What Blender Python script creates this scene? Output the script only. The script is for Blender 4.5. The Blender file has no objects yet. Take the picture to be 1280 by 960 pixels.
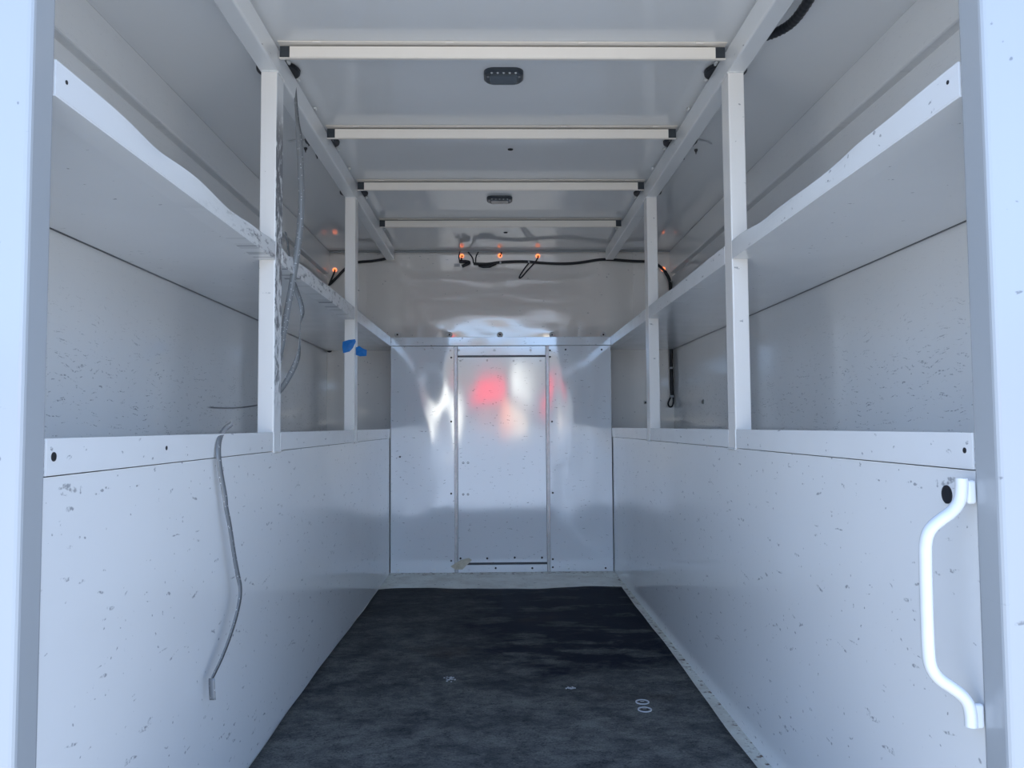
import bpy, bmesh, math, random
from mathutils import Vector, Matrix
random.seed(7)
SC = bpy.context.scene
COL = SC.collection
PI = math.pi

# ------------------------------------------------------------------ camera
F, PITCH, YAW, ROLL = 992.739, .0529, .0187, -.0062
CAM = Vector((-.023, 0, .824))
_r = Vector((math.cos(YAW), -math.sin(YAW), 0)); _f = Vector((math.sin(YAW), math.cos(YAW), 0)); _u = Vector((0, 0, 1))
FW = _f*math.cos(PITCH) + _u*math.sin(PITCH); U2 = _u*math.cos(PITCH) - _f*math.sin(PITCH)
R3 = _r*math.cos(ROLL) + U2*math.sin(ROLL); U3 = U2*math.cos(ROLL) - _r*math.sin(ROLL)
def at(px, py, ax, v):
    d = FW + R3*((px-640)/F) - U3*((py-480)/F); i = 'xyz'.index(ax)
    return CAM + d*((v-CAM[i])/d[i])
cd = bpy.data.cameras.new('camera'); cam = bpy.data.objects.new('camera', cd); COL.objects.link(cam)
cd.sensor_width = 36; cd.lens = F/1280*36; cd.clip_start = .02
M3 = Matrix((R3, U3, -FW)).transposed(); cam.matrix_world = Matrix.Translation(CAM) @ M3.to_4x4()
SC.camera = cam

# ------------------------------------------------------------------ measured layout (metres)
W = .63                      # half width of the aisle
YJ = 1.083                   # opening
YJF = 1.028                  # outer face of the rear frame
YB, YUB = 4.53, 4.83         # lower and upper front wall
ZL0, ZL1 = .7603, .811       # lower shelf lip
ZU0, ZU1 = 1.283, 1.334      # upper shelf lip
ZC = 1.90                    # ceiling
XO = 1.055                   # outer walls
PS = .045                    # post size
POSTY = (2.17, 3.39)
BARY = (2.179, 2.799, 3.423, 4.07)

# ------------------------------------------------------------------ node helpers
class NT:
    def __init__(s, tree): s.t = tree; s.n = tree.nodes; s.l = tree.links
    def new(s, typ, **kw):
        n = s.n.new(typ)
        for k, v in kw.items(): setattr(n, k, v)
        return n
    def put(s, sock, v):
        if hasattr(v, 'is_output') or isinstance(v, bpy.types.NodeSocket): s.l.new(v, sock)
        elif v is not None: sock.default_value = v
    def math(s, op, a, b=None, c=None, clamp=False):
        n = s.new('ShaderNodeMath', operation=op, use_clamp=clamp)
        for i, v in enumerate((a, b, c)):
            if v is not None: s.put(n.inputs[i], v)
        return n.outputs[0]
    def ramp(s, v, a, b, lo=0., hi=1.):
        n = s.new('ShaderNodeMapRange', interpolation_type='SMOOTHSTEP')
        s.put(n.inputs[0], v)
        for i, x in enumerate((a, b, lo, hi)): s.put(n.inputs[1+i], x)
        return n.outputs[0]
    def mix(s, f, a, b):
        n = s.new('ShaderNodeMix', data_type='RGBA')
        s.put(n.inputs[0], f); s.put(n.inputs[6], a); s.put(n.inputs[7], b)
        return n.outputs[2]
    def noise(s, vec, scale, detail=2, rough=.5, dims='3D'):
        n = s.new('ShaderNodeTexNoise', noise_dimensions=dims)
        s.put(n.inputs['Vector'], vec); n.inputs['Scale'].default_value = scale
        n.inputs['Detail'].default_value = detail; n.inputs['Roughness'].default_value = rough
        return n.outputs[0]
    def mapping(s, vec, loc=(0, 0, 0), rot=(0, 0, 0), scale=(1, 1, 1)):
        n = s.new('ShaderNodeMapping'); s.put(n.inputs[0], vec)
        n.inputs[1].default_value = loc; n.inputs[2].default_value = rot; n.inputs[3].default_value = scale
        return n.outputs[0]

def c4(c): return (c[0], c[1], c[2], 1)
def start(name):
    m = bpy.data.materials.new(name); m.use_nodes = True
    k = NT(m.node_tree); b = k.n['Principled BSDF']
    pos = k.new('ShaderNodeNewGeometry').outputs['Position']
    return m, k, b, pos
def plane_uv(k, pos, plane):
    sp = k.new('ShaderNodeSeparateXYZ'); k.put(sp.inputs[0], pos)
    X, Y, Z = sp.outputs
    cb = k.new('ShaderNodeCombineXYZ')
    a, b = {'x': (Y, Z), 'y': (X, Z), 'z': (X, Y)}[plane]
    k.put(cb.inputs[0], a); k.put(cb.inputs[1], b)
    return cb.outputs[0], X, Y, Z
def dashes(k, uv, rot, su, sv, keep, rad, seed):
    """scattered short marks: stretched Voronoi cells, only a few of them kept"""
    wob = k.new('ShaderNodeTexNoise', noise_dimensions='2D'); k.put(wob.inputs['Vector'], uv); wob.inputs['Scale'].default_value = 9
    ad = k.new('ShaderNodeVectorMath', operation='MULTIPLY_ADD'); k.put(ad.inputs[0], wob.outputs[1])
    ad.inputs[1].default_value = (.05, .05, 0); k.put(ad.inputs[2], uv)
    mp = k.mapping(ad.outputs[0], (seed*1.37, seed*2.11, 0), (0, 0, rot), (su, sv, 1))
    v = k.new('ShaderNodeTexVoronoi', voronoi_dimensions='2D'); k.put(v.inputs['Vector'], mp); v.inputs['Scale'].default_value = 1
    sp = k.new('ShaderNodeSeparateColor'); k.put(sp.inputs[0], v.outputs['Color'])
    kept = k.math('GREATER_THAN', sp.outputs[0], keep)
    r = k.math('MULTIPLY', sp.outputs[1], rad)
    d = k.math('SUBTRACT', r, v.outputs['Distance'])
    m = k.ramp(d, 0., rad*.35)
    br = k.ramp(k.noise(uv, 130, 2), .42, .62)
    return k.math('MULTIPLY', k.math('MULTIPLY', m, kept), br)

WHITE = (.84, .845, .85)
def paint(name, plane='x', base=WHITE, rough=.2, marks=(), zfade=None, wave=.25, wscale=1.3, dark=(.10, .11, .13),
          metallic=0., blotch=.04, aniso=(1, 1, 1), spec=.5, coarse=0., gouge=None):
    m, k, b, pos = start(name)
    uv, X, Y, Z = plane_uv(k, pos, plane)
    col = c4(base)
    big = k.noise(uv, 2.2, 4, .6)
    col = k.mix(k.ramp(big, .35, .75, 0, blotch*4), col, c4([x*.86 for x in base[:2]] + [base[2]*.84]))
    tot = None
    for i, (rot, su, sv, keep, rad) in enumerate(marks):
        d = dashes(k, uv, rot, su, sv, keep, rad, i+1+len(name))
        tot = d if tot is None else k.math('MAXIMUM', tot, d)
    if tot is not None:
        if zfade: tot = k.math('MULTIPLY', tot, k.ramp(Z, zfade[0], zfade[1], 1, .12))
        col = k.mix(k.math('MULTIPLY', tot, .62), col, c4(dark))
    if gouge:
        (ya, za), (yb, zb), sgn = gouge
        t_ = k.math('DIVIDE', k.math('SUBTRACT', Y, ya), yb-ya)
        zl = k.math('MULTIPLY_ADD', k.math('SINE', k.math('MULTIPLY', t_, 3.1)), -.008, k.math('MULTIPLY_ADD', t_, zb-za, za))
        ln = k.ramp(k.math('ABSOLUTE', k.math('SUBTRACT', Z, zl)), .0015, .0042, 1, 0)
        ln = k.math('MULTIPLY', ln, k.math('MULTIPLY', k.ramp(t_, 0, .1), k.ramp(t_, .9, 1.1, 1, 0)))
        ln = k.math('MULTIPLY', ln, k.math('LESS_THAN', k.math('MULTIPLY', X, sgn), 0))
        col = k.mix(k.math('MULTIPLY', ln, .85), col, (.05, .055, .065, 1))
    k.put(b.inputs['Base Color'], col)
    b.inputs['Metallic'].default_value = metallic
    b.inputs['Specular IOR Level'].default_value = spec
    rg = k.ramp(k.noise(uv, 6, 4), .3, .75, rough*.85, rough*1.12)
    if tot is not None: rg = k.math('MAXIMUM', rg, k.math('MULTIPLY', tot, .24))
    k.put(b.inputs['Roughness'], rg)
    bp = k.new('ShaderNodeBump'); bp.inputs['Strength'].default_value = wave; bp.inputs['Distance'].default_value = .02
    h = k.noise(k.mapping(uv, scale=aniso), wscale, 1, .4)
    if coarse: h = k.math('MULTIPLY_ADD', k.noise(uv, 260, 2), coarse, h)
    k.put(bp.inputs['Height'], h)
    k.put(b.inputs['Normal'], bp.outputs[0])
    return m
def plain(name, col, rough=.4, metallic=0., emit=None, es=0., trans=0., spec=.5, speck=None):
    m, k, b, pos = start(name)
    n = k.noise(pos, 45, 3)
    k.put(b.inputs['Base Color'], k.mix(k.ramp(n, .3, .7), c4(col), c4(speck or [x*.85 for x in col])))
    b.inputs['Roughness'].default_value = rough; b.inputs['Metallic'].default_value = metallic
    b.inputs['Specular IOR Level'].default_value = spec
    b.inputs['Transmission Weight'].default_value = trans
    if emit: b.inputs['Emission Color'].default_value = c4(emit); b.inputs['Emission Strength'].default_value = es
    return m

MK_WALL = [(.55, 20, 75, .93, .34), (-.9, 18, 70, .945, .34), (.2, 42, 50, .92, .24), (1.2, 11, 95, .965, .4), (.4, 70, 80, .93, .25)]
MK_SHELF = [(.0, 13, 170, .74, .36), (.06, 26, 210, .74, .4), (.3, 50, 70, .90, .26), (.02, 6, 190, .90, .4)]
MK_LIGHT = [(.7, 26, 90, .965, .3), (.1, 45, 50, .95, .22)]
MK_LIP = [(.1, 20, 100, .90, .34), (1.1, 40, 70, .90, .3)]
MK_BACK = [(.0, 22, 130, .86, .34), (.5, 40, 80, .92, .28)]
P_wall = paint('white_enamel_scuffed', 'x', rough=.11, marks=MK_WALL, wave=.10, wscale=2.2)
P_outer = paint('white_enamel_shelf_back', 'x', rough=.09, marks=MK_SHELF, zfade=(.85, 1.25), wave=.08, wscale=1.2, gouge=((at(257, 509, 'x', -XO).y, at(257, 509, 'x', -XO).z), (at(324, 506, 'x', -XO).y, at(324, 506, 'x', -XO).z), 1))
P_ceil = paint('white_enamel_ceiling', 'z', rough=.085, marks=[], wave=.08, wscale=1.6, blotch=.02)
P_under = paint('white_enamel_shelf', 'z', rough=.17, marks=MK_LIGHT, wave=.1, blotch=.03)
P_lip = paint('white_enamel_lip', 'x', rough=.20, marks=MK_LIP, wave=.12, wscale=6)
P_post = paint('white_enamel_post', 'y', base=(.90, .865, .83), rough=.21, marks=MK_LIGHT, wave=.03)
P_bar = paint('cream_enamel_crossbar', 'y', base=(.94, .87, .79), rough=.22, wave=.03)
P_rail = paint('white_enamel_rail', 'x', rough=.19, wave=.08, wscale=7, marks=MK_LIGHT)
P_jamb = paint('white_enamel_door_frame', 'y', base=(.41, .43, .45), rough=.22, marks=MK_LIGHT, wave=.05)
P_upper = paint('white_enamel_front_wall', 'y', base=(.95, .90, .85), rough=.075, marks=MK_LIGHT, wave=.05, wscale=1.6, metallic=.13, aniso=(1, 5, 1))
P_back = paint('worn_satin_sheet', 'y', base=(.86, .89, .93), rough=.075, marks=MK_BACK, wave=.36, wscale=2.6, metallic=.13, aniso=(1.6, .7, 1), blotch=.02)
P_door = paint('worn_satin_sheet_panel', 'y', base=(.86, .89, .93), rough=.08, marks=MK_BACK, wave=.16, wscale=2.2, metallic=.13, aniso=(1.4, .6, 1), blotch=.02)
P_strip = plain('sheet_edge_strip', (.70, .71, .72), .25, .3)
M_black = plain('black_rubber', (.012, .014, .02), .45)
M_cable = plain('black_cable_jacket', (.010, .012, .018), .4)
M_hole = plain('dark_bore', (.006, .006, .007), .8)
M_zinc = plain('zinc_fastener', (.55, .55, .56), .3, .9)
M_dark = plain('dark_screw', (.05, .05, .055), .4, .6)
M_wht = plain('white_washer', (.85, .84, .82), .3)
M_tie = plain('clear_cable_tie', (.55, .56, .58), .3)
M_blue = plain('blue_painters_tape', (.010, .16, .50), .55, speck=(.012, .20, .58))
M_mask = plain('tan_masking_tape', (.62, .58, .48), .7, speck=(.50, .46, .36))
M_lens = plain('smoked_lens', (.10, .12, .14), .12)
M_bez = plain('grey_lamp_body_gap_shade', (.045, .055, .068), .3)  # lamp bodies; also stands for shade in shelf gaps and crossbar notches
M_led = plain('unlit_led', (.75, .76, .78), .15)
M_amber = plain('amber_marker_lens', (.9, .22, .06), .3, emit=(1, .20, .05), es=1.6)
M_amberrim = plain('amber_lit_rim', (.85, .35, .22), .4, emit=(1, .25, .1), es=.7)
M_handle = plain('white_grab_handle', (.78, .79, .80), .2, speck=(.75, .76, .77))
M_weld = plain('weld_bead', (.86, .86, .85), .35)
M_debris = plain('pale_debris', (.55, .57, .60), .8)

def strap_mat():
    m, k, b, pos = start('grey_plastic_strap')
    v = k.new('ShaderNodeTexVoronoi'); k.put(v.inputs['Vector'], pos); v.inputs['Scale'].default_value = 120
    k.put(b.inputs['Base Color'], k.mix(k.ramp(v.outputs['Distance'], .12, .22), (.55, .56, .57, 1), (.20, .21, .22, 1)))
    b.inputs['Roughness'].default_value = .25
    return m
M_strap = strap_mat()

def scuffed_post():
    """inner face of the first left post: black rubbed-in streaks"""
    m, k, b, pos = start('black_rubbed_post_face')
    uv, X, Y, Z = plane_uv(k, pos, 'x')
    n = k.noise(k.mapping(uv, rot=(0, 0, .9), scale=(26, 16, 1)), 1.6, 5, .65)
    z = k.math('MULTIPLY', k.ramp(Z, .83, 1.0), k.ramp(Z, 1.62, 1.78, 1, 0))
    up = k.ramp(Z, 1.15, 1.7, .46, .34)
    dk = k.math('MULTIPLY', k.ramp(k.math('SUBTRACT', n, up), .0, .14), z)
    k.put(b.inputs['Base Color'], k.mix(k.math('MULTIPLY', dk, .85), c4(WHITE), (.05, .055, .07, 1)))
    b.inputs['Roughness'].default_value = .35
    return m
M_scuff = scuffed_post()

def dirty_lip():
    m, k, b, pos = start('lip_with_dark_rubbing')
    uv, X, Y, Z = plane_uv(k, pos, 'x')
    n = k.noise(k.mapping(uv, rot=(0, 0, -.5), scale=(9, 22, 1)), 2.0, 5, .68)
    a = k.math('MULTIPLY', k.ramp(Y, 1.55, 2.0), k.ramp(Y, 2.9, 3.4, 1, .3))
    dk = k.math('MULTIPLY', k.ramp(n, .50, .66), a)
    k.put(b.inputs['Base Color'], k.mix(k.math('MULTIPLY', dk, .7), c4(WHITE), (.12, .13, .15, 1)))
    b.inputs['Roughness'].default_value = .22
    return m
M_lipdirty = dirty_lip()

def mat_material():
    m, k, b, pos = start('black_rubber_mat')
    uv, X, Y, Z = plane_uv(k, pos, 'z')
    n1 = k.noise(k.mapping(uv, scale=(1.2, 1.9, 1), rot=(0, 0, .25)), 2.0, 8, .66)
    n2 = k.noise(k.mapping(uv, scale=(1, 1.15, 1), rot=(0, 0, -.5)), 9, 9, .78)
    n3 = k.noise(uv, 170, 4, .7)
    wet = k.math('MULTIPLY', k.ramp(Y, 2.35, 2.95), k.ramp(X, -.32, .12))
    wet = k.math('MULTIPLY', wet, k.ramp(k.noise(k.mapping(uv, scale=(1, 2.6, 1), rot=(0, 0, .15)), 3.4, 7, .62), .40, .50))
    dust = k.math('ADD', k.ramp(n1, .30, .66, .28, .60), k.ramp(n2, .34, .68, -.16, .42))
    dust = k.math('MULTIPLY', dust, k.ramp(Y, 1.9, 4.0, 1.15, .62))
    dust = k.math('SUBTRACT', dust, k.math('MULTIPLY', wet, .55), clamp=True)
    dust = k.math('MULTIPLY', dust, k.ramp(n3, .25, .72, .6, 1.25))
    col = k.mix(dust, (.007, .011, .021, 1), (.175, .178, .168, 1))
    # fine cracks
    cr = k.noise(k.mapping(uv, scale=(3, 7, 1), rot=(0, 0, .5)), 3, 6, .6)
    crk = k.ramp(k.math('ABSOLUTE', k.math('SUBTRACT', cr, .5)), .0, .012, 1, 0)
    col = k.mix(k.math('MULTIPLY', crk, .6), col, (.006, .007, .010, 1))
    rust = k.ramp(k.noise(uv, 2.3, 4, .6), .58, .74, 0, .35)
    col = k.mix(rust, col, (.07, .045, .032, 1))
    k.put(b.inputs['Base Color'], col)
    k.put(b.inputs['Roughness'], k.ramp(dust, 0, .6, .62, .9))
    b.inputs['Specular IOR Level'].default_value = .05
    bp = k.new('ShaderNodeBump'); bp.inputs['Strength'].default_value = .5; bp.inputs['Distance'].default_value = .006
    k.put(bp.inputs['Height'], k.math('ADD', n1, k.math('MULTIPLY', n2, .4))); k.put(b.inputs['Normal'], bp.outputs[0])
    return m
M_mat = mat_material()

def floor_material():
    m, k, b, pos = start('worn_painted_floor')
    uv, X, Y, Z = plane_uv(k, pos, 'z')
    n = k.noise(uv, 7, 6, .65); n2 = k.noise(uv, 38, 4, .6)
    col = k.mix(k.ramp(n, .35, .7), (.76, .77, .71, 1), (.58, .56, .49, 1))
    edge = k.math('MAXIMUM', k.ramp(Y, 4.44, 4.52), k.ramp(X, .60, .628))
    col = k.mix(k.math('MULTIPLY', k.ramp(n2, .52, .62), edge), col, (.12, .065, .03, 1))
    col = k.mix(k.ramp(n2, .62, .70, 0, .8), col, (.06, .05, .045, 1))
    k.put(b.inputs['Base Color'], col); b.inputs['Roughness'].default_value = .5
    return m
M_floor = floor_material()

# ------------------------------------------------------------------ mesh helpers
class MB:
    def __init__(s): s.v = []; s.f = []; s.sm = []; s.mi = []
    def add(s, vs, fs, smooth=False, mi=0):
        o = len(s.v); s.v += [Vector(v) for v in vs]
        for f in fs: s.f.append([o+i for i in f]); s.sm.append(smooth); s.mi.append(mi)
        return s
    def box(s, a, b, mi=0, mx=None):
        x0, x1 = sorted((a[0], b[0])); y0, y1 = sorted((a[1], b[1])); z0, z1 = sorted((a[2], b[2]))
        vs = [(x0, y0, z0), (x1, y0, z0), (x1, y1, z0), (x0, y1, z0), (x0, y0, z1), (x1, y0, z1), (x1, y1, z1), (x0, y1, z1)]
        if mx: vs = [mx @ Vector(v) for v in vs]
        return s.add(vs, [(3, 2, 1, 0), (4, 5, 6, 7), (0, 1, 5, 4), (1, 2, 6, 5), (2, 3, 7, 6), (3, 0, 4, 7)], False, mi)
    def tube(s, pts, r, n=10, caps=True, smooth_path=0):
        pts = [Vector(p) for p in pts]
        for _ in range(smooth_path): pts = chaikin(pts)
        N = len(pts); rs = r if isinstance(r, (list, tuple)) else [r]*N
        t = [(pts[min(i+1, N-1)]-pts[max(i-1, 0)]).normalized() for i in range(N)]
        up = Vector((0, 0, 1)) if abs(t[0].z) < .9 else Vector((1, 0, 0))
        nrm = (up - t[0]*up.dot(t[0])).normalized(); vs = []
        for i in range(N):
            nrm = (nrm - t[i]*nrm.dot(t[i])).normalized(); bn = t[i].cross(nrm)
            for j in range(n):
                a = 2*PI*j/n; vs.append(pts[i] + (nrm*math.cos(a)+bn*math.sin(a))*rs[i])
        fs = [(i*n+j, i*n+(j+1) % n, (i+1)*n+(j+1) % n, (i+1)*n+j) for i in range(N-1) for j in range(n)]
        s.add(vs, fs, True)
        if caps: s.add(vs[:n], [tuple(reversed(range(n)))]); s.add(vs[-n:], [tuple(range(n))])
        return s
    def lathe(s, prof, c, axis, n=20, close=True):
        """prof: (radius, height) along axis from c"""
        ax = Vector(axis).normalized(); a = Vector((1, 0, 0)) if abs(ax.x) < .9 else Vector((0, 1, 0))
        a = (a-ax*a.dot(ax)).normalized(); b = ax.cross(a); c = Vector(c); vs = []
        for (r, h) in prof:
            for j in range(n):
                t = 2*PI*j/n; vs.append(c+ax*h+(a*math.cos(t)+b*math.sin(t))*r)
        N = len(prof)
        fs = [(i*n+j, i*n+(j+1) % n, (i+1)*n+(j+1) % n, (i+1)*n+j) for i in range(N-1) for j in range(n)]
        if close: fs += [tuple(reversed(range(n))), tuple((N-1)*n+j for j in range(n))]
        return s.add(vs, fs, False)
    def ribbon(s, pts, w, t=.0012, dirs=None, passes=3):
        """thin band: pts centre line, dirs width directions"""
        P = [Vector(p) for p in pts]; D = [Vector(d) for d in dirs]
        for _ in range(passes): P = chaikin(P); D = chaikin(D)
        N = len(P); vs = []
        for i in range(N):
            tg = (P[min(i+1, N-1)]-P[max(i-1, 0)]).normalized()
            d = (D[i]-tg*D[i].dot(tg)).normalized(); nn = tg.cross(d).normalized()
            for (a, b) in ((-1, -1), (1, -1), (1, 1), (-1, 1)): vs.append(P[i]+d*(w/2*a)+nn*(t/2*b))
        fs = [(i*4+j, i*4+(j+1) % 4, i*4+4+(j+1) % 4, i*4+4+j) for i in range(N-1) for j in range(4)]
        fs += [(3, 2, 1, 0), tuple((N-1)*4+j for j in range(4))]
        return s.add(vs, fs, True)
    def extrude(s, poly, axis, a, b, mi=0):
        """closed 2-D polygon extruded along an axis from a to b"""
        def p3(p, h): return {'x': (h, p[0], p[1]), 'y': (p[0], h, p[1]), 'z': (p[0], p[1], h)}[axis]
        n = len(poly); vs = [p3(p, a) for p in poly]+[p3(p, b) for p in poly]
        fs = [(i, (i+1) % n, n+(i+1) % n, n+i) for i in range(n)]+[tuple(range(n)), tuple(range(n, 2*n))]
        return s.add(vs, fs, False, mi)
    def build(s, name, mat, parent=None, bevel=0., seg=2):
        me = bpy.data.meshes.new(name)
        if parent: org = parent.matrix_world.translation if parent.name in ORG and False else ORG.get(parent.name, Vector())
        if parent is None:
            lo = Vector([min(v[i] for v in s.v) for i in range(3)]); hi = Vector([max(v[i] for v in s.v) for i in range(3)])
            org = Vector(((lo.x+hi.x)/2, (lo.y+hi.y)/2, lo.z))
        me.from_pydata([tuple(v-org) for v in s.v], [], s.f); me.update()
        for p, sm, mi in zip(me.polygons, s.sm, s.mi): p.use_smooth = sm; p.material_index = mi
        bm = bmesh.new(); bm.from_mesh(me); bmesh.ops.recalc_face_normals(bm, faces=bm.faces); bm.to_mesh(me); bm.free()
        for m_ in (mat if isinstance(mat, (list, tuple)) else [mat]): me.materials.append(m_)
        o = bpy.data.objects.new(name, me); COL.objects.link(o)
        if parent: o.parent = parent; ORG[o.name] = org
        else: o.location = org; ORG[o.name] = org
        if bevel:
            bv = o.modifiers.new('bevel', 'BEVEL'); bv.width = bevel; bv.segments = seg; bv.limit_method = 'ANGLE'; bv.angle_limit = math.radians(40)
        return o
ORG = {}
def chaikin(P):
    Q = [P[0]]
    for a, b in zip(P[:-1], P[1:]): Q += [a*.75+b*.25, a*.25+b*.75]
    return Q+[P[-1]]
def tag(o, label, cat, group=None):
    o['label'] = label; o['category'] = cat
    if group: o['group'] = group
    return o
def thing(name, loc, label, cat, group=None):
    o = bpy.data.objects.new(name, None); COL.objects.link(o); o.location = loc; o.empty_display_size = .05
    ORG[o.name] = Vector(loc); return tag(o, label, cat, group)
def struct(o): o['kind'] = 'structure'; return o
def copy_tree(o, parent=None):
    c = o.copy(); COL.objects.link(c)
    if parent: c.parent = parent
    for ch in list(o.children): copy_tree(ch, c)
    return c

# ------------------------------------------------------------------ the shell
T = .02
struct(MB().box((-XO-.04, 1.0, -.05), (XO+.04, YUB+.04, 0)).build('floor', M_floor))
mb = MB()      # ceiling sheets with shallow lap joints
laps = [1.0, 2.43, 3.097, 3.774, YUB+.04]
for i in range(4):
    z = ZC-.0022*(3-i)/3
    mb.box((-XO-.04, laps[i], z), (XO+.04, laps[i+1]+(0 if i == 3 else .002), ZC+.03))
struct(mb.build('ceiling', P_ceil))
for sd, nm in ((-1, 'left'), (1, 'right')):
    struct(MB().box((sd*(W+.003), YJ+.0005, 0), (sd*(W+.013), YUB, .7585)).build('wall_'+nm, P_wall))
    mb = MB().box((sd*XO, 1.0, 0), (sd*(XO+.04), YUB, 1.735))
    mb.box((sd*(XO+.022), 1.0, 1.735), (sd*(XO+.04), YUB, 1.757))
    struct(mb.build('wall_%s_outer' % nm, P_outer))
    struct(MB().box((sd*(XO-.010), 1.05, 1.757), (sd*(XO+.04), YUB, ZC-.001)).build('trim_%d' % (1 if sd < 0 else 2), P_outer, bevel=.006))
    # rear door frame: recessed strip, bead, outer face
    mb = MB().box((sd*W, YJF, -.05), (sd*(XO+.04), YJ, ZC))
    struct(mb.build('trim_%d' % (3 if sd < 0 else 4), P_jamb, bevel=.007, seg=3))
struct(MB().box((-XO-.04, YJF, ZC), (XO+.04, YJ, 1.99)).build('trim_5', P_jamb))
def front_y(x, z):
    q = max(0, (1.52-z)/.17); e = 1/(1+math.exp((abs(x+.02)-.33)/.05))
    return YUB+.0011*min(q, 1.6)**2*(.25+.75*e)*(1+.3*math.sin(x*21+1)) + .0005*math.sin(z*41+x*3)*math.sin(x*9+2) - .0016*sum(math.exp(-((x-bx)**2+(z-1.39)**2)/.0007) for bx in (-.31, .31))
mb = MB(); nx, nz = 120, 70; x0, x1, za, zb_ = -XO-.04, XO+.04, 0, ZC
vs = [(x0+(x1-x0)*i/nx, front_y(x0+(x1-x0)*i/nx, za+(zb_-za)*j/nz), za+(zb_-za)*j/nz) for j in range(nz+1) for i in range(nx+1)]
nv = len(vs); vs += [(x0, YUB+.04, za), (x1, YUB+.04, za), (x1, YUB+.04, zb_), (x0, YUB+.04, zb_)]
fs = [(j*(nx+1)+i, j*(nx+1)+i+1, (j+1)*(nx+1)+i+1, (j+1)*(nx+1)+i) for j in range(nz) for i in range(nx)]+[(nv, nv+3, nv+2, nv+1)]
fs += [tuple([nv, nv+1]+[i for i in range(nx, -1, -1)]), tuple([nv+2, nv+3]+[nz*(nx+1)+i for i in range(nx+1)])]
fs += [tuple([nv+3, nv]+[j*(nx+1) for j in range(nz+1)]), tuple([nv+1, nv+2]+[j*(nx+1)+nx for j in range(nz, -1, -1)])]
struct(mb.add(vs, fs, True).build('wall_front', P_upper))
for sd, n in ((-1, 6), (1, 7)):     # joint strip on the front wall
    struct(MB().box((sd*.815, YUB-.003, ZU1-.03), (sd*.835, YUB-.0002, ZC-.01)).build('trim_%d' % n, P_upper))
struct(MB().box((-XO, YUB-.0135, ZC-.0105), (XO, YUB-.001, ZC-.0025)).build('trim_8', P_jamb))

# ------------------------------------------------------------------ floor mat
mb = MB(); NX, NY = 46, 90; y0, y1 = 1.12, 4.055
def edge_l(t): return -.628+.004*math.sin(t*9)+(.0 if t < .9 else 0)
def edge_r(t): return .597+.003*math.sin(t*13)-.004*math.sin(t*5)
vs = []
for j in range(NY+1):
    t = j/NY; xl, xr = edge_l(t), edge_r(t)
    for i in range(NX+1):
        s_ = i/NX; x = xl+(xr-xl)*s_
        y = y0+(y1-y0)*t + (.012*math.sin(s_*7+.6)+.006*math.sin(s_*17))*t**8
        z = .007+.0015*math.sin(x*9+y*5)*math.sin(y*7)+.0008*math.sin(x*31+y*17)
        if j == NY: z += .004*max(0, math.sin(s_*9))
        vs.append((x, y, z))
fs = [(j*(NX+1)+i, j*(NX+1)+i+1, (j+1)*(NX+1)+i+1, (j+1)*(NX+1)+i) for j in range(NY) for i in range(NX)]
nb = len(vs); rim = [i for i in range(NX+1)]+[j*(NX+1)+NX for j in range(1, NY+1)]+[NY*(NX+1)+i for i in range(NX-1, -1, -1)]+[j*(NX+1) for j in range(NY-1, 0, -1)]
low = [(vs[i][0], vs[i][1], .0005) for i in rim]; n = len(rim)
fs += [(rim[i], nb+i, nb+(i+1) % n, rim[(i+1) % n]) for i in range(n)]+[tuple(nb+i for i in range(n))]
mb.add(vs+low, fs, True)
tag(mb.build('floor_mat', M_mat), 'large black rubber mat, dusty and stained, covering the floor', 'floor mat')

# ------------------------------------------------------------------ shelves
def lip_mesh(sd, ya, yb, z0, z1, flange=True, dent=None, tidy=False):
    """sheet-metal lip on the aisle plane with a return at its foot; dent(y) -> (dx, dz) at the top edge"""
    mb = MB(); n = max(2, int((yb-ya)/.025)); th = .003; rows = []
    for i in range(n+1):
        y = ya+(yb-ya)*i/n
        dx, dz = dent(y) if dent else (0, 0)
        pr = []
        for k_ in range(6):
            q = k_/5; pr.append((W+dx*q*q, z0+.003+(z1-z0-.003+dz)*q))
        rows.append((y, pr))
    for side in (0, 1):
        pass
    vs = []; m = 12
    for (y, pr) in rows:
        a = [(sd*x, y, z) for x, z in pr]; b = [(sd*(x+th), y, z) for x, z in reversed(pr)]
        vs += a+b
    fs = [(i*m+j, i*m+(j+1) % m, (i+1)*m+(j+1) % m, (i+1)*m+j) for i in range(n) for j in range(m)]
    fs += [tuple(range(m)), tuple(n*m+j for j in range(m))]
    mb.add(vs, fs, False)
    mb.box((sd*(W+.0005), ya, z0), (sd*(W+PS+.004), yb, z0+.003))
    return mb
def shelf(sd, z0, z1, zp, label, dents, mats, group):
    t = thing('storage_shelf', (sd*.85, 3.0, zp), label, 'shelf', group)
    mb = MB().box((sd*(W+PS+.003), YJ+.001, zp), (sd*(XO-.007), YUB-.0015, zp+.004))
    edges = [YJ+.001, POSTY[0]-.0015, POSTY[0]+.0715, POSTY[1]-.0015, POSTY[1]+.0715, YB-.004]
    segs = [(edges[0], edges[1]), (edges[2], edges[3]), (edges[4], edges[5])]
    mb.build('shelf_plate', P_under, t)
    MB().box((sd*(XO-.0066), YJ+.001, zp-.001), (sd*(XO-.0005), YUB-.0015, zp+.003)).build('gap_shade_strip', M_bez, t)['label'] = 'dark strip for the shadow gap along the outer wall'  # dark strip stands for the shadow in the gap between plate and wall
    for i, (a, b) in enumerate(segs):
        lip_mesh(sd, a, b, z0, z1, dent=dents[i] if dents else None).build('front_lip', mats[i] if isinstance(mats, list) else mats, t)
    return t
def bump(y, c, w): return math.exp(-((y-c)/w)**2)
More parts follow.
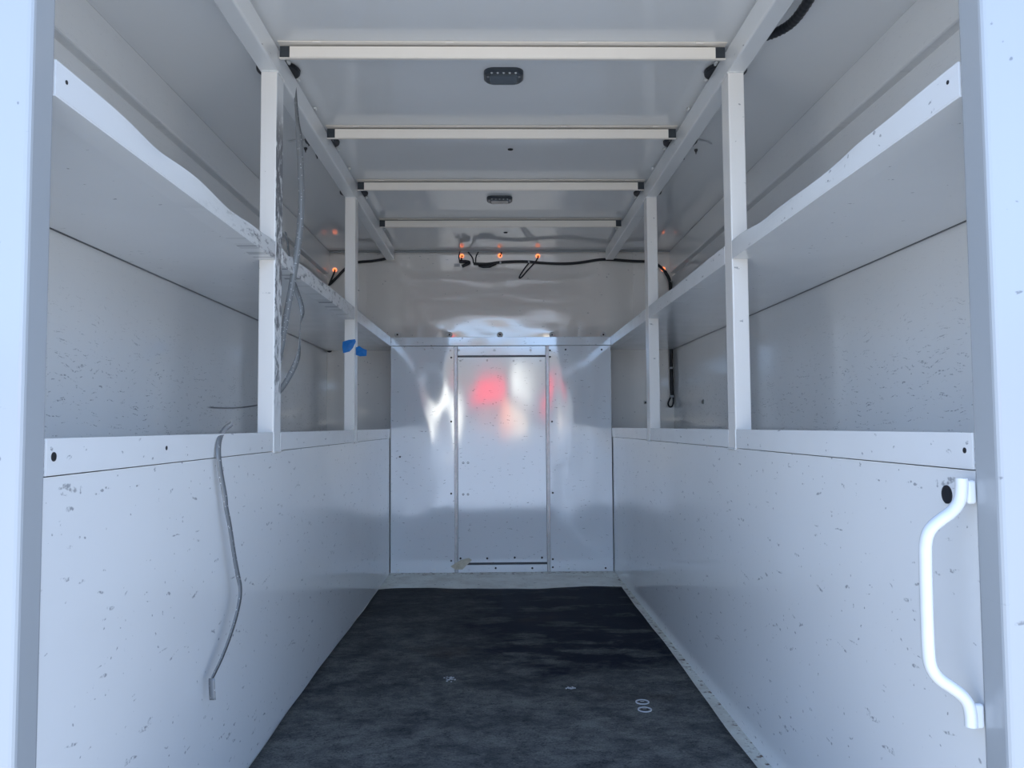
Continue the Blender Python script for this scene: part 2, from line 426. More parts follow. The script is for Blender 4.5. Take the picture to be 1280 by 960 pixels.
def dL(y): return (.006*bump(y, 1.45, .12)+.010*bump(y, 1.33, .05)*0+.008*bump(y, 1.9, .15), -.006*bump(y, 1.42, .10)-.010*bump(y, 1.78, .14)-.003*bump(y, 2.05, .05))
def dL2(y): return (.008*bump(y, 2.45, .08), -.010*bump(y, 2.30, .05)-.006*bump(y, 2.7, .12))
def dR(y): return (.010*bump(y, 1.85, .14)+.006*bump(y, 1.5, .1), -.011*bump(y, 1.62, .16)-.006*bump(y, 1.95, .07)-.004*bump(y, 1.3, .1))
def dR2(y): return (.0, -.004*bump(y, 2.8, .2))
shelf(-1, ZL0, ZL1, ZL0+.004, 'long white lower shelf on the left with a grey plastic strap over its lip', None, P_lip, 'side shelves')
shelf(1, ZL0, ZL1, ZL0+.004, 'long white lower shelf just above the white grab handle', None, P_lip, 'side shelves')
shelf(-1, ZU0, ZU1, ZU0+.0032, 'long white upper shelf whose dented lip is rubbed black near the first post', [dL, dL2, None], [M_lipdirty, M_lipdirty, P_lip], 'side shelves')
shelf(1, ZU0, ZU1, ZU0+.0032, 'long white upper shelf under the black conduit, its clean lip bent wavy', [dR, dR2, None], P_lip, 'side shelves')
# shelf across the front wall
t = thing('front_shelf', (0, YB, ZU0), 'short white shelf lip crossing the front wall above the bolted panel', 'shelf')
MB().box((-W-PS-.002, YB+.004, ZU0+.0032), (W+PS+.002, YUB-.0015, ZU0+.007)).build('shelf_plate', P_under, t)
mb = MB(); mb.box((-W, YB, ZU0+.002), (W, YB+.003, ZU1)).build('front_lip', P_back, t, bevel=.001)

# ------------------------------------------------------------------ posts and roof frame
def post(sd, y, label, mats=None):
    t = thing('upright_post', (sd*(W+PS/2), y+.035, ZL0), label, 'post', 'upright posts of the shelf racks')
    mb = MB(); x0, x1 = sd*W, sd*(W+PS)
    mb.box((x0, y, ZL0-.004), (x1, y+.07, 1.8148))
    if mats:
        for i, f in enumerate(mb.f):
            if all(abs(mb.v[q].x-x0) < 1e-6 for q in f): mb.mi[i] = 1
    mb.build('square_tube', [P_post]+(mats or []), t, bevel=.0035)
    mb = MB()   # weld at the head
    for dx in (0.004, PS-.004): mb.tube([(sd*(W+dx), y-.001, 1.812), (sd*(W+dx), y-.001, 1.8145)], .002, 6)
    mb.tube([(sd*(W-.0005), y+.002, 1.813), (sd*(W-.0005), y+.03, 1.8145), (sd*(W-.0005), y+.068, 1.813)], .003, 6)
    mb.tube([(sd*(W+.002), y-.0005, 1.8135), (sd*(W+PS-.002), y-.0005, 1.8135)], .0028, 6)
    mb.build('weld_bead', M_weld, t)
    mb = MB()
    mb.tube([(sd*(W-.0005), y+.001, ZL0-.003), (sd*(W-.0005), y+.069, ZL0-.003)], .003, 6)
    mb.tube([(sd*(W-.0003), y-.001, ZL0), (sd*(W-.0003), y-.001, ZL1)], .0022, 6)
    mb.build('foot_weld', M_weld, t)
    return t
post(-1, POSTY[0], 'white square post with black rubbed inner face, beside hanging strap', [M_scuff])
post(-1, POSTY[1], 'white square post with a piece of blue tape stuck on it')
post(1, POSTY[0], 'clean white square post nearest the black ceiling conduit')
post(1, POSTY[1], 'white square post beside the black cable that hangs into the shelf')

def rail(sd, label):
    t = thing('roof_rail', (sd*(W+.025), 2.9, 1.815), label, 'beam', 'roof rails')
    MB().box((sd*W, YJ+.02, 1.815), (sd*(W+.05), 4.70, 1.884)).build('box_beam', P_rail, t, bevel=.005, seg=3)
    for y in (1.9, 2.28, 2.395, 2.62, 2.905, 3.01, 3.24, 3.53, 3.66, 4.15, 4.25):
        MB().tube([(sd*(W-.002), y-.009, 1.889), (sd*(W-.003), y, 1.890), (sd*(W-.002), y+.009, 1.889)], [.004, .006, .004], 8).build('weld_bead', M_weld, t)
    return t
rail(-1, 'white box rail along the ceiling with a plastic strap hanging from it')
rail(1, 'white box rail along the ceiling where the black conduit ends')

def crossbar():
    t = thing('roof_crossbar', (0, BARY[0], ZC-.045), '', 'crossbar', 'ceiling crossbars')
    y = BARY[0]; zb, zt = ZC-.045, ZC-.0035
    MB().box((-W+.002, y, zb), (W-.002, y+.012, zb+.0025)).build('bottom_flange', P_bar, t, bevel=.001)
    MB().box((-W+.031, y+.0005, zb+.003), (W-.031, y+.003, zt-.007)).build('front_web', P_bar, t, bevel=.001)
    mb = MB().box((-W+.002, y-.016, zt-.0022), (W-.002, y+.012, zt))
    for x in (-.52, -.15, .22, .55): mb.tube([(x-.012, y-.017, zt-.003), (x+.012, y-.017, zt-.003)], .003, 6)
    mb.build('top_flange', P_bar, t)
    MB().box((-W+.002, y+.009, zb+.003), (W-.002, y+.012, zt-.003)).build('back_web', M_bez, t)  # shade behind the notched ends is put into this dark colour
    return t
b0 = crossbar()
lab = ['widest cream ceiling crossbar, in front of the bigger ceiling light', 'cream ceiling crossbar between the two lights, the closer one to the big light',
       'cream ceiling crossbar directly in front of the smaller ceiling light', 'narrowest cream ceiling crossbar, closest to the wiring on the front wall']
bars = [b0]+[copy_tree(b0) for _ in range(3)]
for o, y, l in zip(bars, BARY, lab): o.location.y = y; o['label'] = l

# black rubber pads between rail and ceiling
pad0 = MB().lathe([(.058, 0), (.063, .002), (.064, .009), (.060, .0125)], (-.672, 2.335, 1.8845), (0, 0, 1), 28).build('rubber_pad', M_black)
tag(pad0, 'round black rubber pad squeezed over the rail at the black-rubbed post', 'pad', 'rubber pads on the roof rails')
for x, y, l in ((.69, 2.335, 'round black rubber pad squeezed over the rail near the black conduit'),
                (-.69, 2.93, 'small dark rubber pad on the rail behind the hanging strap'), (.69, 2.93, 'small dark rubber pad on the rail, midway between the posts by the conduit'),
                (-.69, 3.585, 'dark rubber pad on the rail above the blue-taped post'), (.69, 3.585, 'dark rubber pad on the rail above the post by the hanging cable')):
    c = pad0.copy(); COL.objects.link(c); c.location.x += (.672*(1 if x > 0 else -1))+.672; c.location.y += y-2.335; c['label'] = l

# ------------------------------------------------------------------ lower front wall panels
xa, xb, xc, xd = -.2680, -.2495, .2555, .2737
def screw(p, axis, r, parent, mat, name='screw'):
    return MB().lathe([(r, 0), (r, .0012), (r*.75, .0026), (r*.3, .003)], p, axis, 12).build(name, mat, parent)
def sheet(x0, x1, z0, z1, y, sub=14):
    return MB().box((x0, y, z0), (x1, y+.012, z1))
def bulk_panel(x0, x1, label, holes):
    t = thing('bulkhead_panel', ((x0+x1)/2, YB, 0), label, 'wall panel', 'front wall side panels')
    sheet(x0, x1, .001, ZU0-.001, YB+.0005).build('sheet', P_back, t, bevel=.001)
    for (px, py, mt) in holes:
        p = at(px, py, 'y', YB); screw((p.x, p.y+.0005, p.z), (0, -1, 0), .0055, t, mt, 'rivet')
    return t
bulk_panel(-W+.001, xa-.0005, 'narrow glossy wall panel with a line of scratches, next to the masking tape scrap',
           [(531, 436.5, M_zinc), (563, 438, M_zinc), (564, 447, M_dark), (564, 527, M_hole), (564, 617, M_hole), (498, 713, M_wht), (543, 712, M_wht), (564, 701, M_dark), (500, 571, M_dark)])  # leftmost low white rivet: a sun glint through a hole, painted white
bulk_panel(xd+.0005, W-.001, 'narrow glossy wall panel with curved bright reflections and pinkish screw holes',
           [(687.5, 438, M_dark), (687.5, 446, M_dark), (707, 437, M_dark), (752, 437, M_dark), (690, 527, M_hole), (691, 616, M_hole), (691, 699, M_hole), (691, 709, M_dark), (711, 710.5, M_zinc), (757, 710, M_dark)])
for (x0, x1, n) in ((xa, xb, 9), (xc, xd, 10)):      # the two upright joint strips
    mb = MB().box((x0, YB-.004, .001), (x1, YB+.004, ZU0-.001)).box((x0+.006, YB-.0075, .001), (x1-.006, YB-.003, ZU0-.001))
    struct(mb.build('trim_%d' % n, P_strip, bevel=.0015))
zt0, zt1, zb0, zb1 = 1.2285, 1.218, .0555, .0425
t = thing('access_panel', (0, YB, zb0), 'tall flat panel bolted in the middle of the front wall', 'access panel')
sheet(xb+.0015, xc-.0015, zb0, zt1, YB+.001).build('sheet', P_door, t, bevel=.001)
for (px, py) in ((575.5, 451), (609, 450.5), (642, 451), (675.5, 451)): p = at(px, py, 'y', YB); screw((p.x, p.y+.001, p.z), (0, -1, 0), .006, t, M_zinc)
for (px, py) in ((575.6, 698), (609, 698), (643.4, 697), (677.5, 697)): p = at(px, py, 'y', YB); screw((p.x, p.y+.001, p.z), (0, -1, 0), .006, t, M_dark)
for (px, py) in ((579, 578.6), (585, 578.5), (579, 618), (585, 618)):
    p = at(px, py, 'y', YB); MB().lathe([(.0062, 0), (.0062, .002), (.004, .002), (.0035, .0005)], (p.x, p.y+.001, p.z), (0, -1, 0), 14, close=False).build('plugged_hole', M_dark, t)
t = thing('retaining_strip', (0, YB, zt0), 'low metal strip with three screws above the bolted panel', 'strip', 'strips holding the access panel')
MB().box((xb+.0015, YB-.003, zt0), (xc-.0015, YB+.01, ZU0-.0015)).build('sheet', P_door, t, bevel=.001)
for px in (573.6, 618, 663): p = at(px, 437.8, 'y', YB); screw((p.x, p.y-.003, p.z), (0, -1, 0), .007, t, M_zinc)
t = thing('retaining_strip', (0, YB, .001), 'low metal strip along the floor below the bolted panel', 'strip', 'strips holding the access panel')
MB().box((xb+.0015, YB-.003, .001), (xc-.0015, YB+.01, zb1)).build('sheet', P_door, t, bevel=.001)
for px in (619.7, 665.3): p = at(px, 710, 'y', YB); screw((p.x, p.y-.003, p.z), (0, -1, 0), .006, t, M_dark)
struct(MB().box((-W, YB+.014, .001), (W, YB+.02, ZU0)).build('wall_front_lower', M_bez))
# bolts above the front shelf lip
bolt0 = None
for px in (497, 562, 625, 690, 754):
    p = at(px, 418.5, 'y', YUB)
    if bolt0 is None:
        bolt0 = thing('wall_bolt', (p.x, YUB, p.z), 'small bolt with white collar in the row along the shelf lip on front wall', 'bolt', 'bolts along the front wall')
        MB().lathe([(.018, 0), (.018, .004), (.013, .007), (.0085, .0072)], p, (0, -1, 0), 16).build('collar', M_wht, bolt0)
        MB().lathe([(.0055, .007), (.0055, .011), (.004, .0125)], p, (0, -1, 0), 12).build('bolt_head', M_dark, bolt0)
    else:
        c = copy_tree(bolt0); c.location = (p.x, YUB, p.z)
# masking tape scrap
mb = MB(); q = [(563, 708), (569, 712), (578, 712), (590, 700), (586, 697.5), (576, 700)]
pp = [at(a, b, 'y', YB-.0085) for a, b in q]
n = len(pp); mb.add(pp+[p+Vector((0, .0012, 0)) for p in pp], [tuple(range(n)), tuple(range(n, 2*n))]+[(i, (i+1) % n, n+(i+1) % n, n+i) for i in range(n)])
tag(mb.build('masking_tape', M_mask), 'torn scrap of pale masking tape at the foot of the front wall', 'tape')

# ------------------------------------------------------------------ ceiling lights
def dome():
    c = at(629.5, 97, 'z', ZC-.012); x, y = c.x, c.y
    t = thing('dome_light', (x, y, ZC-.002), '', 'ceiling light', 'ceiling lights')
    def rr(hw, hd, r, n=6):
        P = []
        for cx, cy, a0 in ((hw-r, hd-r, 0), (-hw+r, hd-r, 90), (-hw+r, -hd+r, 180), (hw-r, -hd+r, 270)):
            for i in range(n+1): a = math.radians(a0+90*i/n); P.append((x+cx+r*math.cos(a), y+cy+r*math.sin(a)))
        return P
    def stack(layers):
        mb = MB(); n = 0
        vs = []; 
        for hw, hd, r, z in layers: P = rr(hw, hd, r); n = len(P); vs += [(a, b, z) for a, b in P]
        L = len(layers)
        fs = [(i*n+j, i*n+(j+1) % n, (i+1)*n+(j+1) % n, (i+1)*n+j) for i in range(L-1) for j in range(n)]+[tuple(range(n)), tuple((L-1)*n+j for j in range(n))]
        return mb.add(vs, fs)
    z0 = ZC-.002
    stack([(.060, .050, .03, z0), (.060, .050, .03, z0-.008), (.055, .045, .028, z0-.013)]).build('bezel', M_bez, t)
    stack([(.044, .030, .012, z0-.0125), (.044, .030, .012, z0-.016), (.040, .026, .01, z0-.0185)]).build('lens', M_lens, t)
    for i in range(5): MB().lathe([(.0038, 0), (.0036, .002), (.001, .004)], (x-.036+.018*i, y-.040, z0-.0125), (0, 0, -1), 10).build('led', M_led, t)
    for dx in (-.047, .047): MB().lathe([(.0045, 0), (.0045, .0015), (.002, .003)], (x+dx, y-.012, z0-.0125), (0, 0, -1), 10).build('screw', M_zinc, t)
    return t, c
d0, c0 = dome()
d0['label'] = 'dark oblong ceiling light, the larger one behind the widest crossbar'
d1 = copy_tree(d0); c1 = at(624.5, 251, 'z', ZC-.012); d1.location = (c1.x, c1.y, ZC-.0015)
d1['label'] = 'dark oblong ceiling light, the smaller one beyond the third crossbar'
for (px, py, l) in ((638, 187, 'tiny dark hole plug in the ceiling between the second and third crossbars'), (632, 291, 'tiny dark hole plug in the ceiling just above the wiring')):
    p = at(px, py, 'z', ZC-.003)
    tag(MB().lathe([(.011, 0), (.010, .003), (.004, .0035)], (p.x, p.y, ZC-.0012), (0, 0, -1), 14).build('hole_plug', M_hole), l, 'plug', 'ceiling hole plugs')
# screw tips poking through the side ceilings
for grp, pts in (('left', ((386, 180), (382, 188), (396.5, 196))), ('right', ((866.5, 180), (870, 190), (855, 197)))):
    for (px, py) in pts:
        p = at(px, py, 'z', ZC-.012)
        l = ('dark screw tip poking through the ceiling beside the hanging strap' if grp == 'left' else 'dark screw tip poking through the ceiling below the thin curved wire')
        tag(MB().lathe([(.007, 0), (.0065, .006), (.003, .012), (.001, .02)], (p.x, p.y, ZC-.001), (0, 0, -1), 8).build('screw_tip', M_dark), l, 'screw', 'screw tips, '+('strap side' if grp == 'left' else 'wire side'))
for pts, l in ((((860, 176), (872, 174.5), (884, 177), (889, 180)), 'thin pale curved wire on the ceiling beyond the clean post'),
               (((361, 177), (368, 176), (378, 175), (389, 173.5)), 'thin pale wire on the ceiling by the hanging strap')):
    tag(MB().tube([at(a, b, 'z', ZC-.006) for a, b in pts], .003, 8, smooth_path=2).build('thin_wire', M_tie), l, 'wire')
# black corrugated conduit
pts = [at(a, b, 'z', 1.862) for a, b in ((938, 50), (950, 47), (965, 43), (980, 36), (992, 27), (1003, 13), (1013, -3), (1030, -30), (1040, -60))]
pts = [Vector(p) for p in pts]
for _ in range(3): pts = chaikin(pts)
rs = [.0125+.0011*math.sin(i*2.4) for i in range(len(pts))]
tag(MB().tube(pts, rs, 14).build('black_conduit', M_cable), 'thick black conduit curving across the ceiling to the roof rail', 'cable')

# ------------------------------------------------------------------ wiring on the front wall
def P(px, py, y=YUB-.012): return at(px, py, 'y', y)
t = thing('wiring_harness', P(625, 328), 'black wiring harness strung along the top of the front wall', 'wiring')
def path(pts, y=YUB-.012): return [P(a, b, y) for a, b in pts]
MB().tube(path([(592, 329.5), (600, 330), (612, 330), (622, 328), (640, 327), (660, 327), (680, 329), (705, 330), (725, 328.5), (745, 325), (757, 324), (790, 326.5), (812, 327), (822, 330), (833, 341)]), .0085, 10, smooth_path=2).build('main_cable', M_cable, t)
MB().tube(path([(598, 332), (604, 333.2), (612, 332.5), (620, 329)], YUB-.020), [.006, .009, .011, .010, .010, .008, .006, .006, .005, .005][:4]+[], 8).build('spliced_cable', M_cable, t)
for pts_, r in (([(577, 322), (576.5, 326), (578, 328)], .005), ([(575, 314), (573, 322), (576, 327)], .0035), ([(585, 315), (591, 322), (592, 329)], .004), ([(598, 315), (594.5, 321), (594.5, 329)], .0035),
               ([(574, 327), (582, 326.5), (588, 328), (582, 331), (577.5, 333)], .0095), ([(626, 319), (626.5, 316), (627, 315)], .0035),
               ([(673, 321), (669, 328), (660, 337), (652, 347), (648.5, 348), (650, 344), (656, 335), (661, 329)], .0042)):
    MB().tube(path(pts_, YUB-.018), r, 8, smooth_path=2).build('branch_wire', M_cable, t)
MB().box(P(568, 333), P(575, 329.5, YUB-.022)).build('connector', M_tie, t)
for px, py in ((625.5, 328), (661, 327.5)):
    p = P(px, py); MB().lathe([(.0105, -.005), (.0112, 0), (.0105, .005)], p, (1, 0, .1), 12).build('cable_tie', M_tie, t)
t = thing('wiring_run', P(465, 325), 'black cable at the upper corner above the blue-taped post, ending in a V', 'wiring')
MB().tube(path([(489, 322.5), (480, 324), (465, 326.5), (446, 327.5), (438, 331), (430, 337), (420, 348), (411.5, 356)]), .0085, 10, smooth_path=2).build('main_cable', M_cable, t)
MB().tube(path([(418.5, 339), (416, 345), (413, 352), (411, 357)], YUB-.016), .0055, 8, smooth_path=2).build('branch_wire', M_cable, t)
t = thing('drop_cable', P(838, 350), 'black cable hanging down through the shelf and ending in a loop', 'cable')
MB().tube(path([(829.5, 338), (833, 344), (836.5, 350), (838, 354)], YUB-.016), .006, 8, smooth_path=2).build('branch_wire', M_cable, t)
MB().tube(path([(832, 341), (836, 347), (838.2, 356), (838.8, 380), (838.8, 430), (839, 460), (840, 494)], YUB-.02), .0105, 10, smooth_path=2).build('main_cable', M_cable, t)
MB().tube(path([(840, 494), (837, 499), (834.8, 505), (837, 509), (840.5, 508), (842, 502), (841, 494)], YUB-.02), .0048, 8, smooth_path=3).build('end_loop', M_cable, t)
for py, w in ((460, .013), (495.5, .012)):
    p = P(839 if py < 470 else 840, py, YUB-.02); MB().lathe([(w, -.006), (w+.001, 0), (w, .006)], p, (0, 0, 1), 12).build('cable_tie', M_tie, t)
p = P(838.3, 352, YUB-.018); MB().lathe([(.0125, -.005), (.0135, 0), (.0125, .005)], p, (.3, 0, 1), 12).build('cable_tie', M_tie, t)
# amber marker lights in their holes; sunlight through them is put in as emission
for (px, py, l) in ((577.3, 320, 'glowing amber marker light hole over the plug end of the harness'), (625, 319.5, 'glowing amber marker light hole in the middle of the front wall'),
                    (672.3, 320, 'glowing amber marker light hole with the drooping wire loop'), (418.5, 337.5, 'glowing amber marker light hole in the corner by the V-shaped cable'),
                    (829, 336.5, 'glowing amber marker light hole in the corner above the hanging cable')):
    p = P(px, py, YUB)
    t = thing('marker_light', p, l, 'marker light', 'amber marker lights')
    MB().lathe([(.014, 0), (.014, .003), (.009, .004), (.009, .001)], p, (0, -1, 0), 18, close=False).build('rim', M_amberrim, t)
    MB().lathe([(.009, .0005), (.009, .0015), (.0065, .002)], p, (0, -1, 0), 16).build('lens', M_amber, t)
    MB().lathe([(.006, .002), (.006, .006), (.004, .008)], (p.x+.001, p.y, p.z-.002), (0, -1, 0), 10).build('wire_boot', M_cable, t)

# ------------------------------------------------------------------ straps
def frame(pts, angs, ax='y', v=2.42, dv=None):
    """points on a plane; angs = 0 broadside, 90 edge-on"""
    Q = [at(a, b, ax, v+(dv[i] if dv else 0)) for i, (a, b) in enumerate(pts)]; D = []
    for i in range(len(Q)):
        tg = (Q[min(i+1, len(Q)-1)]-Q[max(i-1, 0)]).normalized(); vw = (Q[i]-CAM).normalized()
        br = tg.cross(vw).normalized(); a = math.radians(angs[i]); D.append(br*math.cos(a)+vw*math.sin(a))
    return Q, D
pts = [(368, 101), (369.5, 120), (371.5, 150), (374, 172), (376, 210), (377, 250), (375.5, 282), (371, 320), (364, 362), (357, 400), (352, 432), (344, 470)]
Q, D = frame(pts, [70, 68, 60, 20, 8, 5, 0, 5, 0, 0, 0, 0], 'y', 2.37)
Q[0].y = 2.372; 
tag(MB().ribbon(Q, .019, .0012, D).build('plastic_strap', M_strap), 'long grey plastic strap hanging from the roof rail behind the first post', 'strap')
pts = [(357, 290), (360, 305), (361.5, 325), (364, 345), (370, 362), (376.5, 380), (378.5, 392), (376, 402), (374.7, 420), (374.6, 436), (371, 452), (362, 470), (352, 486), (344, 494)]
Q, D = frame(pts, [75, 75, 70, 50, 30, 30, 45, 82, 86, 70, 15, 10, 5, 0], 'y', 2.46)
tag(MB().ribbon(Q, .017, .0012, D).build('plastic_strap', M_strap), 'kinked grey plastic strap twisting below the upper shelf behind the first post', 'strap')
# strap over the lower lip
pts = [(290, 529.5), (281, 536), (274.8, 545), (272.8, 558), (273.5, 575), (277, 598), (281.5, 622), (282.5, 635), (287, 655), (292, 690), (297, 718), (301.5, 738), (297, 765), (288, 795), (277, 824), (264.5, 849)]
xs = [-.660, -.645, -.6275, -.622, -.618, -.616, -.612, -.611, -.609, -.606, -.603, -.600, -.600, -.603, -.607, -.611]
Q = [at(a, b, 'x', x) for (a, b), x in zip(pts, xs)]
D = []
for i in range(len(Q)):
    D.append(Vector((.35 if i > 8 else .25, 1, .0)) if i > 2 else Vector((.1, 1, .2)))
ang = [0]*len(Q)
Q2, D2 = [], []
for i in range(len(Q)):
    tg = (Q[min(i+1, len(Q)-1)]-Q[max(i-1, 0)]).normalized(); vw = (Q[i]-CAM).normalized(); br = tg.cross(vw).normalized()
    a = math.radians([60, 60, 50, 42, 42, 44, 40, 52, 54, 55, 52, 56, 62, 66, 70, 72][i]); D2.append(br*math.cos(a)+vw*math.sin(a))
t = thing('plastic_strap', Q[3], 'grey plastic strap draped over the lower shelf lip and hanging down the wall', 'strap')
MB().ribbon(Q, .0125, .0014, D2).build('band', M_strap, t)
Q3 = [at(264.5, 848, 'x', -.611), at(264.8, 860, 'x', -.610), at(265.8, 875, 'x', -.608)]
D3 = []
for i in range(3):
    vw = (Q3[i]-CAM).normalized(); br = Vector((0, 0, 1)).cross(vw).normalized(); a = math.radians(40); D3.append(br*math.cos(a)+vw*math.sin(a))
MB().ribbon(Q3, .0145, .0014, D3, passes=1).build('bent_tip', M_strap, t)

# ------------------------------------------------------------------ blue tape on the second left post
t = thing('painters_tape', at(437, 434, 'y', POSTY[1]), 'crumpled piece of blue tape stuck around a white post', 'tape')
def sheet_poly(pts, th, parent, name, mat):
    n = len(pts); c = sum((Vector(p) for p in pts), Vector())/n
    vs = [Vector(p) for p in pts]+[c+Vector((0, -.006, 0))]; vs2 = [v+Vector((.0003, th, .0003)) for v in vs]; N = len(vs)
    fs = [(i, (i+1) % n, n) for i in range(n)]+[(N+i, N+n, N+(i+1) % n) for i in range(n)]+[(i, N+i, N+(i+1) % n, (i+1) % n) for i in range(n)]
    return MB().add(vs+vs2, fs).build(name, mat, parent)
yy = POSTY[1]-.002
sheet_poly([at(428.5, 427, 'y', yy), at(436, 424.8, 'y', yy), at(444, 424, 'y', yy), at(444.8, 427, 'y', yy), at(441, 435, 'y', yy), at(437, 439.5, 'y', yy), at(429, 441.5, 'y', yy), at(427.8, 434, 'y', yy-.002)], .0012, t, 'wrapped_end', M_blue)
sheet_poly([at(444.5, 434.5, 'y', yy+.03), at(449, 432.5, 'y', yy+.03), at(454, 436, 'y', yy+.025), at(458.5, 437.5, 'y', yy+.02), at(458, 445, 'y', yy+.02), at(450, 445.5, 'y', yy+.03), at(444.5, 443.5, 'y', yy+.03)], .0012, t, 'loose_end', M_blue)

# black clip and hooks at the shelf corner
p = at(411.5, 437, 'y', YUB-.015)
tag(MB().lathe([(.008, 0), (.017, .004), (.017, .010), (.010, .012)], (p.x, YUB-.001, p.z), (0, -1, 0), 18).build('black_grommet', M_black), 'small black grommet where the upper shelf meets the far corner near the blue tape', 'grommet')
p = at(806.5, 503, 'y', YUB)
t = thing('wall_bolt', p, 'single bolt with white collar low on the wall beside the cable loop', 'bolt')
MB().lathe([(.012, 0), (.012, .004), (.008, .008)], p, (0, -1, 0), 14).build('collar', M_wht, t)
MB().lathe([(.006, .008), (.006, .012), (.004, .013)], p, (0, -1, 0), 10).build('bolt_head', M_dark, t)
p = at(879, 502, 'x', XO)
tag(MB().lathe([(.013, 0), (.013, .003), (.007, .004), (.007, .001)], p, (-1, 0, 0), 14, close=False).build('rivet', M_zinc), 'lone grey rivet on the outer wall behind the cable loop', 'rivet')

# ------------------------------------------------------------------ grab handle and plug
yh = 1.081
hp = [at(*q, 'y', yh) for q in ((1202, 598), (1202, 612), (1200, 627), (1190, 640), (1175, 650), (1162, 661), (1156.5, 676), (1156.5, 700), (1158, 760), (1160, 815), (1162.5, 833), (1172, 848), (1188, 858), (1203, 869), (1211, 880), (1213.5, 893), (1214, 908))]
t = thing('grab_handle', hp[-1], 'white bent-tube grab handle beside the door frame', 'grab handle')
MB().tube(hp, .0083, 18, smooth_path=3).build('tube', M_handle, t)
for (pa, pb) in (((1209, 600), (1216, 630)), ((1217, 879), (1224, 910))):
    a, b = at(*pa, 'y', yh), at(*pb, 'y', yh)
    MB().box((a.x-.003, yh-.005, a.z), (W-.0003, yh+.005, b.z)).build('bracket', M_handle, t, bevel=.004, seg=3)
p = at(1184, 618, 'x', W+.003)
tag(MB().lathe([(.0135, 0), (.0135, .0012), (.010, .002), (.004, .0022)], p, (-1, 0, 0), 24).build('hole_plug', M_black), 'round black plug in the wall beside the grab handle', 'plug')
# screws on the lower lips
for (px, py, sd, l) in ((67, 571, -1, 'dark screw hole on the lower shelf lip near the door frame'), (208, 560, -1, 'small dark screw on the lower shelf lip left of the draped strap'), (1206, 563, 1, 'tiny dark screw on the lower lip above the grab handle')):
    p = at(px, py, 'x', sd*W)
    r = .0065 if px == 67 else .004
    tag(MB().lathe([(r, 0), (r, .0008), (r*.6, .0012)], p, (-sd, 0, 0), 14).build('lip_screw', M_dark), l, 'screw')
for (px, py, sd, l) in ((83, 103, -1, 'dark screw on the dented upper lip near the door frame'), (1185, 103, 1, 'dark screw on the wavy upper lip near the door frame')):
    p = at(px, py, 'x', sd*W)
    tag(MB().lathe([(.003, 0), (.003, .001), (.002, .0015)], p, (-sd, 0, 0), 12).build('lip_screw', M_dark), l, 'screw')
# bolts and flecks on the mat
for (px, py, l) in ((803, 877, 'round bolt head with worn ring in the mat, the upper of two'), (806, 886.5, 'round bolt head with worn ring in the mat, the lower of two')):
    p = at(px, py, 'z', .0095)
    t = thing('floor_bolt', (p.x, p.y, .0085), l, 'bolt', 'floor bolts')
    MB().lathe([(.0205, -.002), (.0205, .0004), (.0175, .0008), (.0165, -.002)], (p.x, p.y, .0095), (0, 0, 1), 26, close=False).build('worn_ring', M_debris, t)
    MB().lathe([(.012, -.003), (.012, .0003), (.008, .001)], (p.x, p.y, .0095), (0, 0, 1), 18).build('bolt_head', M_dark, t)
    MB().box((p.x-.006, p.y-.002, .0103), (p.x+.005, p.y+.0015, .0112)).build('bright_nick', M_zinc, t)
def fleck(cx, cy, n, sx, sy, name, label, cat):
    mb = MB()
    for _ in range(n):
        px, py = cx+random.gauss(0, sx), cy+random.gauss(0, sy); p = at(px, py, 'z', .0088); s_ = random.uniform(.0015, .0042)
        a = random.uniform(0, PI); vs = [(p.x+s_*random.uniform(.6, 1.2)*math.cos(a+j*PI*2/5), p.y+1.2*s_*random.uniform(.6, 1.2)*math.sin(a+j*PI*2/5), p.z) for j in range(5)]
        mb.add(vs+[(v[0], v[1], v[2]+.0015) for v in vs], [tuple(range(5)), tuple(range(5, 10))]+[(j, (j+1) % 5, 5+(j+1) % 5, 5+j) for j in range(5)])
    o = mb.build(name, M_debris); o['kind'] = 'stuff'; return tag(o, label, cat)
fleck(714, 860, 26, 3.2, .8, 'debris_crumbs', 'cluster of pale crumbs in the middle of the black mat', 'debris')
fleck(562, 849, 22, 3.5, 1.6, 'debris_crumbs', 'faint pale crumbs on the left half of the black mat', 'debris')

# ------------------------------------------------------------------ daylight: sky, sunlit yard and what stands along the horizon behind the camera
w = bpy.data.worlds.new('daylight'); SC.world = w; w.use_nodes = True
k = NT(w.node_tree); bg = k.n['Background']
gen = k.new('ShaderNodeTexCoord').outputs['Generated']
sp = k.new('ShaderNodeSeparateXYZ'); k.put(sp.inputs[0], gen); X, Y, Z = sp.outputs
el = k.math('MULTIPLY', k.math('ARCSINE', Z), 180/PI)
az = k.math('MULTIPLY', k.math('ARCTAN2', X, k.math('MULTIPLY', Y, -1)), 180/PI)
sky = k.mix(k.ramp(el, 3, 42), (1.12, 1.66, 2.5, 1), (.17, .36, .84, 1))
cl = k.ramp(k.noise(k.mapping(gen, scale=(1, 1, 2.2)), 2.2, 5, .6), .52, .72)
sky = k.mix(k.math('MULTIPLY', cl, .25), sky, (1.25, 1.28, 1.3, 1))
gn = k.noise(gen, 5, 4, .6)
ground = k.mix(k.ramp(gn, .35, .7), (1.22, 1.26, 1.28, 1), (1.00, 1.05, 1.09, 1))
ground = k.mix(k.ramp(el, -52, -34, .9, 0), ground, (.24, .31, .42, 1))      # the van's own shade on the yard
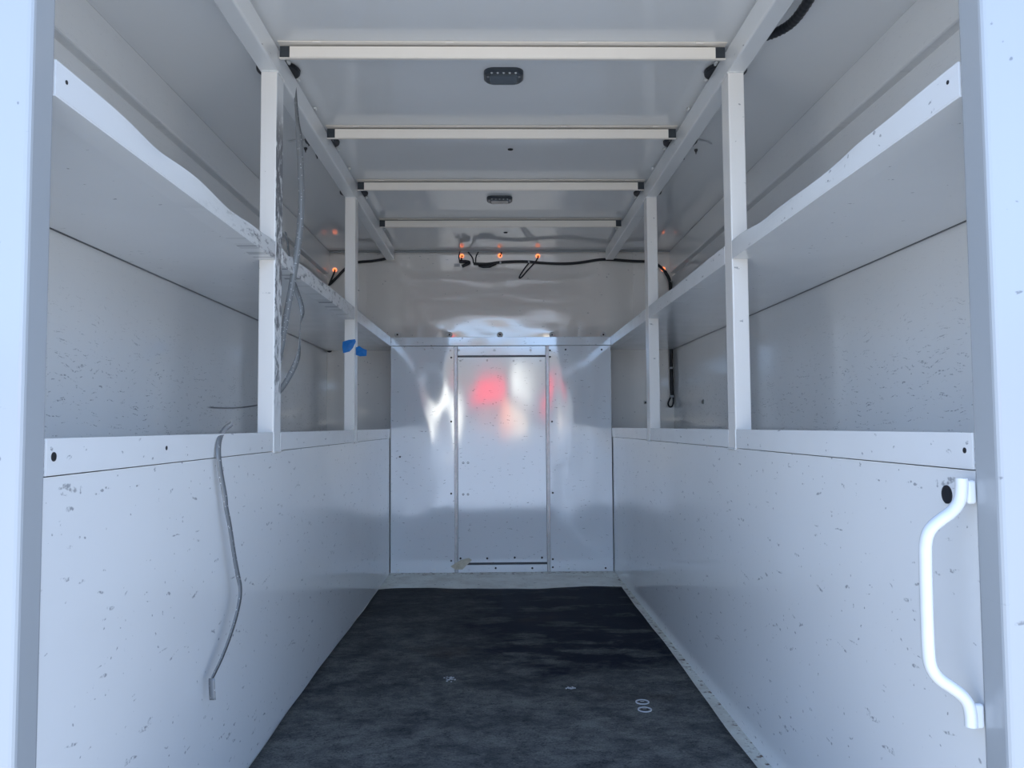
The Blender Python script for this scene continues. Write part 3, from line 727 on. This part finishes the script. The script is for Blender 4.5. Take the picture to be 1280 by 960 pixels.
hz = k.noise(k.mapping(gen, scale=(1, 1, .2)), 14, 4, .6)
band = k.mix(k.ramp(hz, .4, .62), (.34, .42, .52, 1), (.62, .66, .72, 1))
top = k.math('ADD', k.math('MULTIPLY', k.ramp(hz, .3, .7), 2.5), 3.6)
aaz = k.math('ABSOLUTE', az)
side = k.ramp(aaz, 48, 82)                                                   # unseen dark sides, added to hold light off the rear frame
skyband = k.mix(k.ramp(k.math('SUBTRACT', el, k.math('MULTIPLY_ADD', side, 26., top)), -.3, .3), k.mix(side, band, (.16, .21, .28, 1)), sky)
ground = k.mix(k.math('MULTIPLY', side, .7), ground, (.30, .36, .44, 1))
allc = k.mix(k.ramp(el, -.4, .2), ground, skyband)
def blob(a0, e0, wa, we, col, f=1.):
    global allc
    a = k.math('POWER', k.math('DIVIDE', k.math('SUBTRACT', az, a0), wa), 2.); e = k.math('POWER', k.math('DIVIDE', k.math('SUBTRACT', el, e0), we), 2.)
    allc = k.mix(k.ramp(k.math('ADD', a, e), .6, 1.1, f, 0), allc, c4(col))
blob(0, -6, 15, 6.5, (.80, .95, 1.22))      # shaded paving straight behind
blob(-.3, 4.0, 5.5, 1.75, (.66, .62, .56))         # tan house front
blob(-.8, 2.6, 1.2, 1.2, (4.0, .12, .25))       # red vehicle
blob(.3, .6, .55, 1.4, (3.6, 1.5, 1.0))
blob(2.0, 3.2, .6, 1.6, (4.2, 4.2, 3.9)); blob(1.4, .4, .6, 1.4, (3.0, 2.6, 2.1))
blob(-3.6, .8, .7, 2.2, (4.6, 4.5, 4.1)); blob(4.6, 1.8, .7, 1.0, (4.0, .14, .25))
k.put(bg.inputs['Color'], allc); bg.inputs['Strength'].default_value = 1.0

SC.view_settings.view_transform = 'Standard'; SC.view_settings.look = 'None'; SC.view_settings.gamma = 1
SC.view_settings.use_curve_mapping = False
SC.view_settings.exposure = .92
SC.cycles.max_bounces = 14; SC.cycles.diffuse_bounces = 10; SC.cycles.glossy_bounces = 8
SC.cycles.use_denoising = True
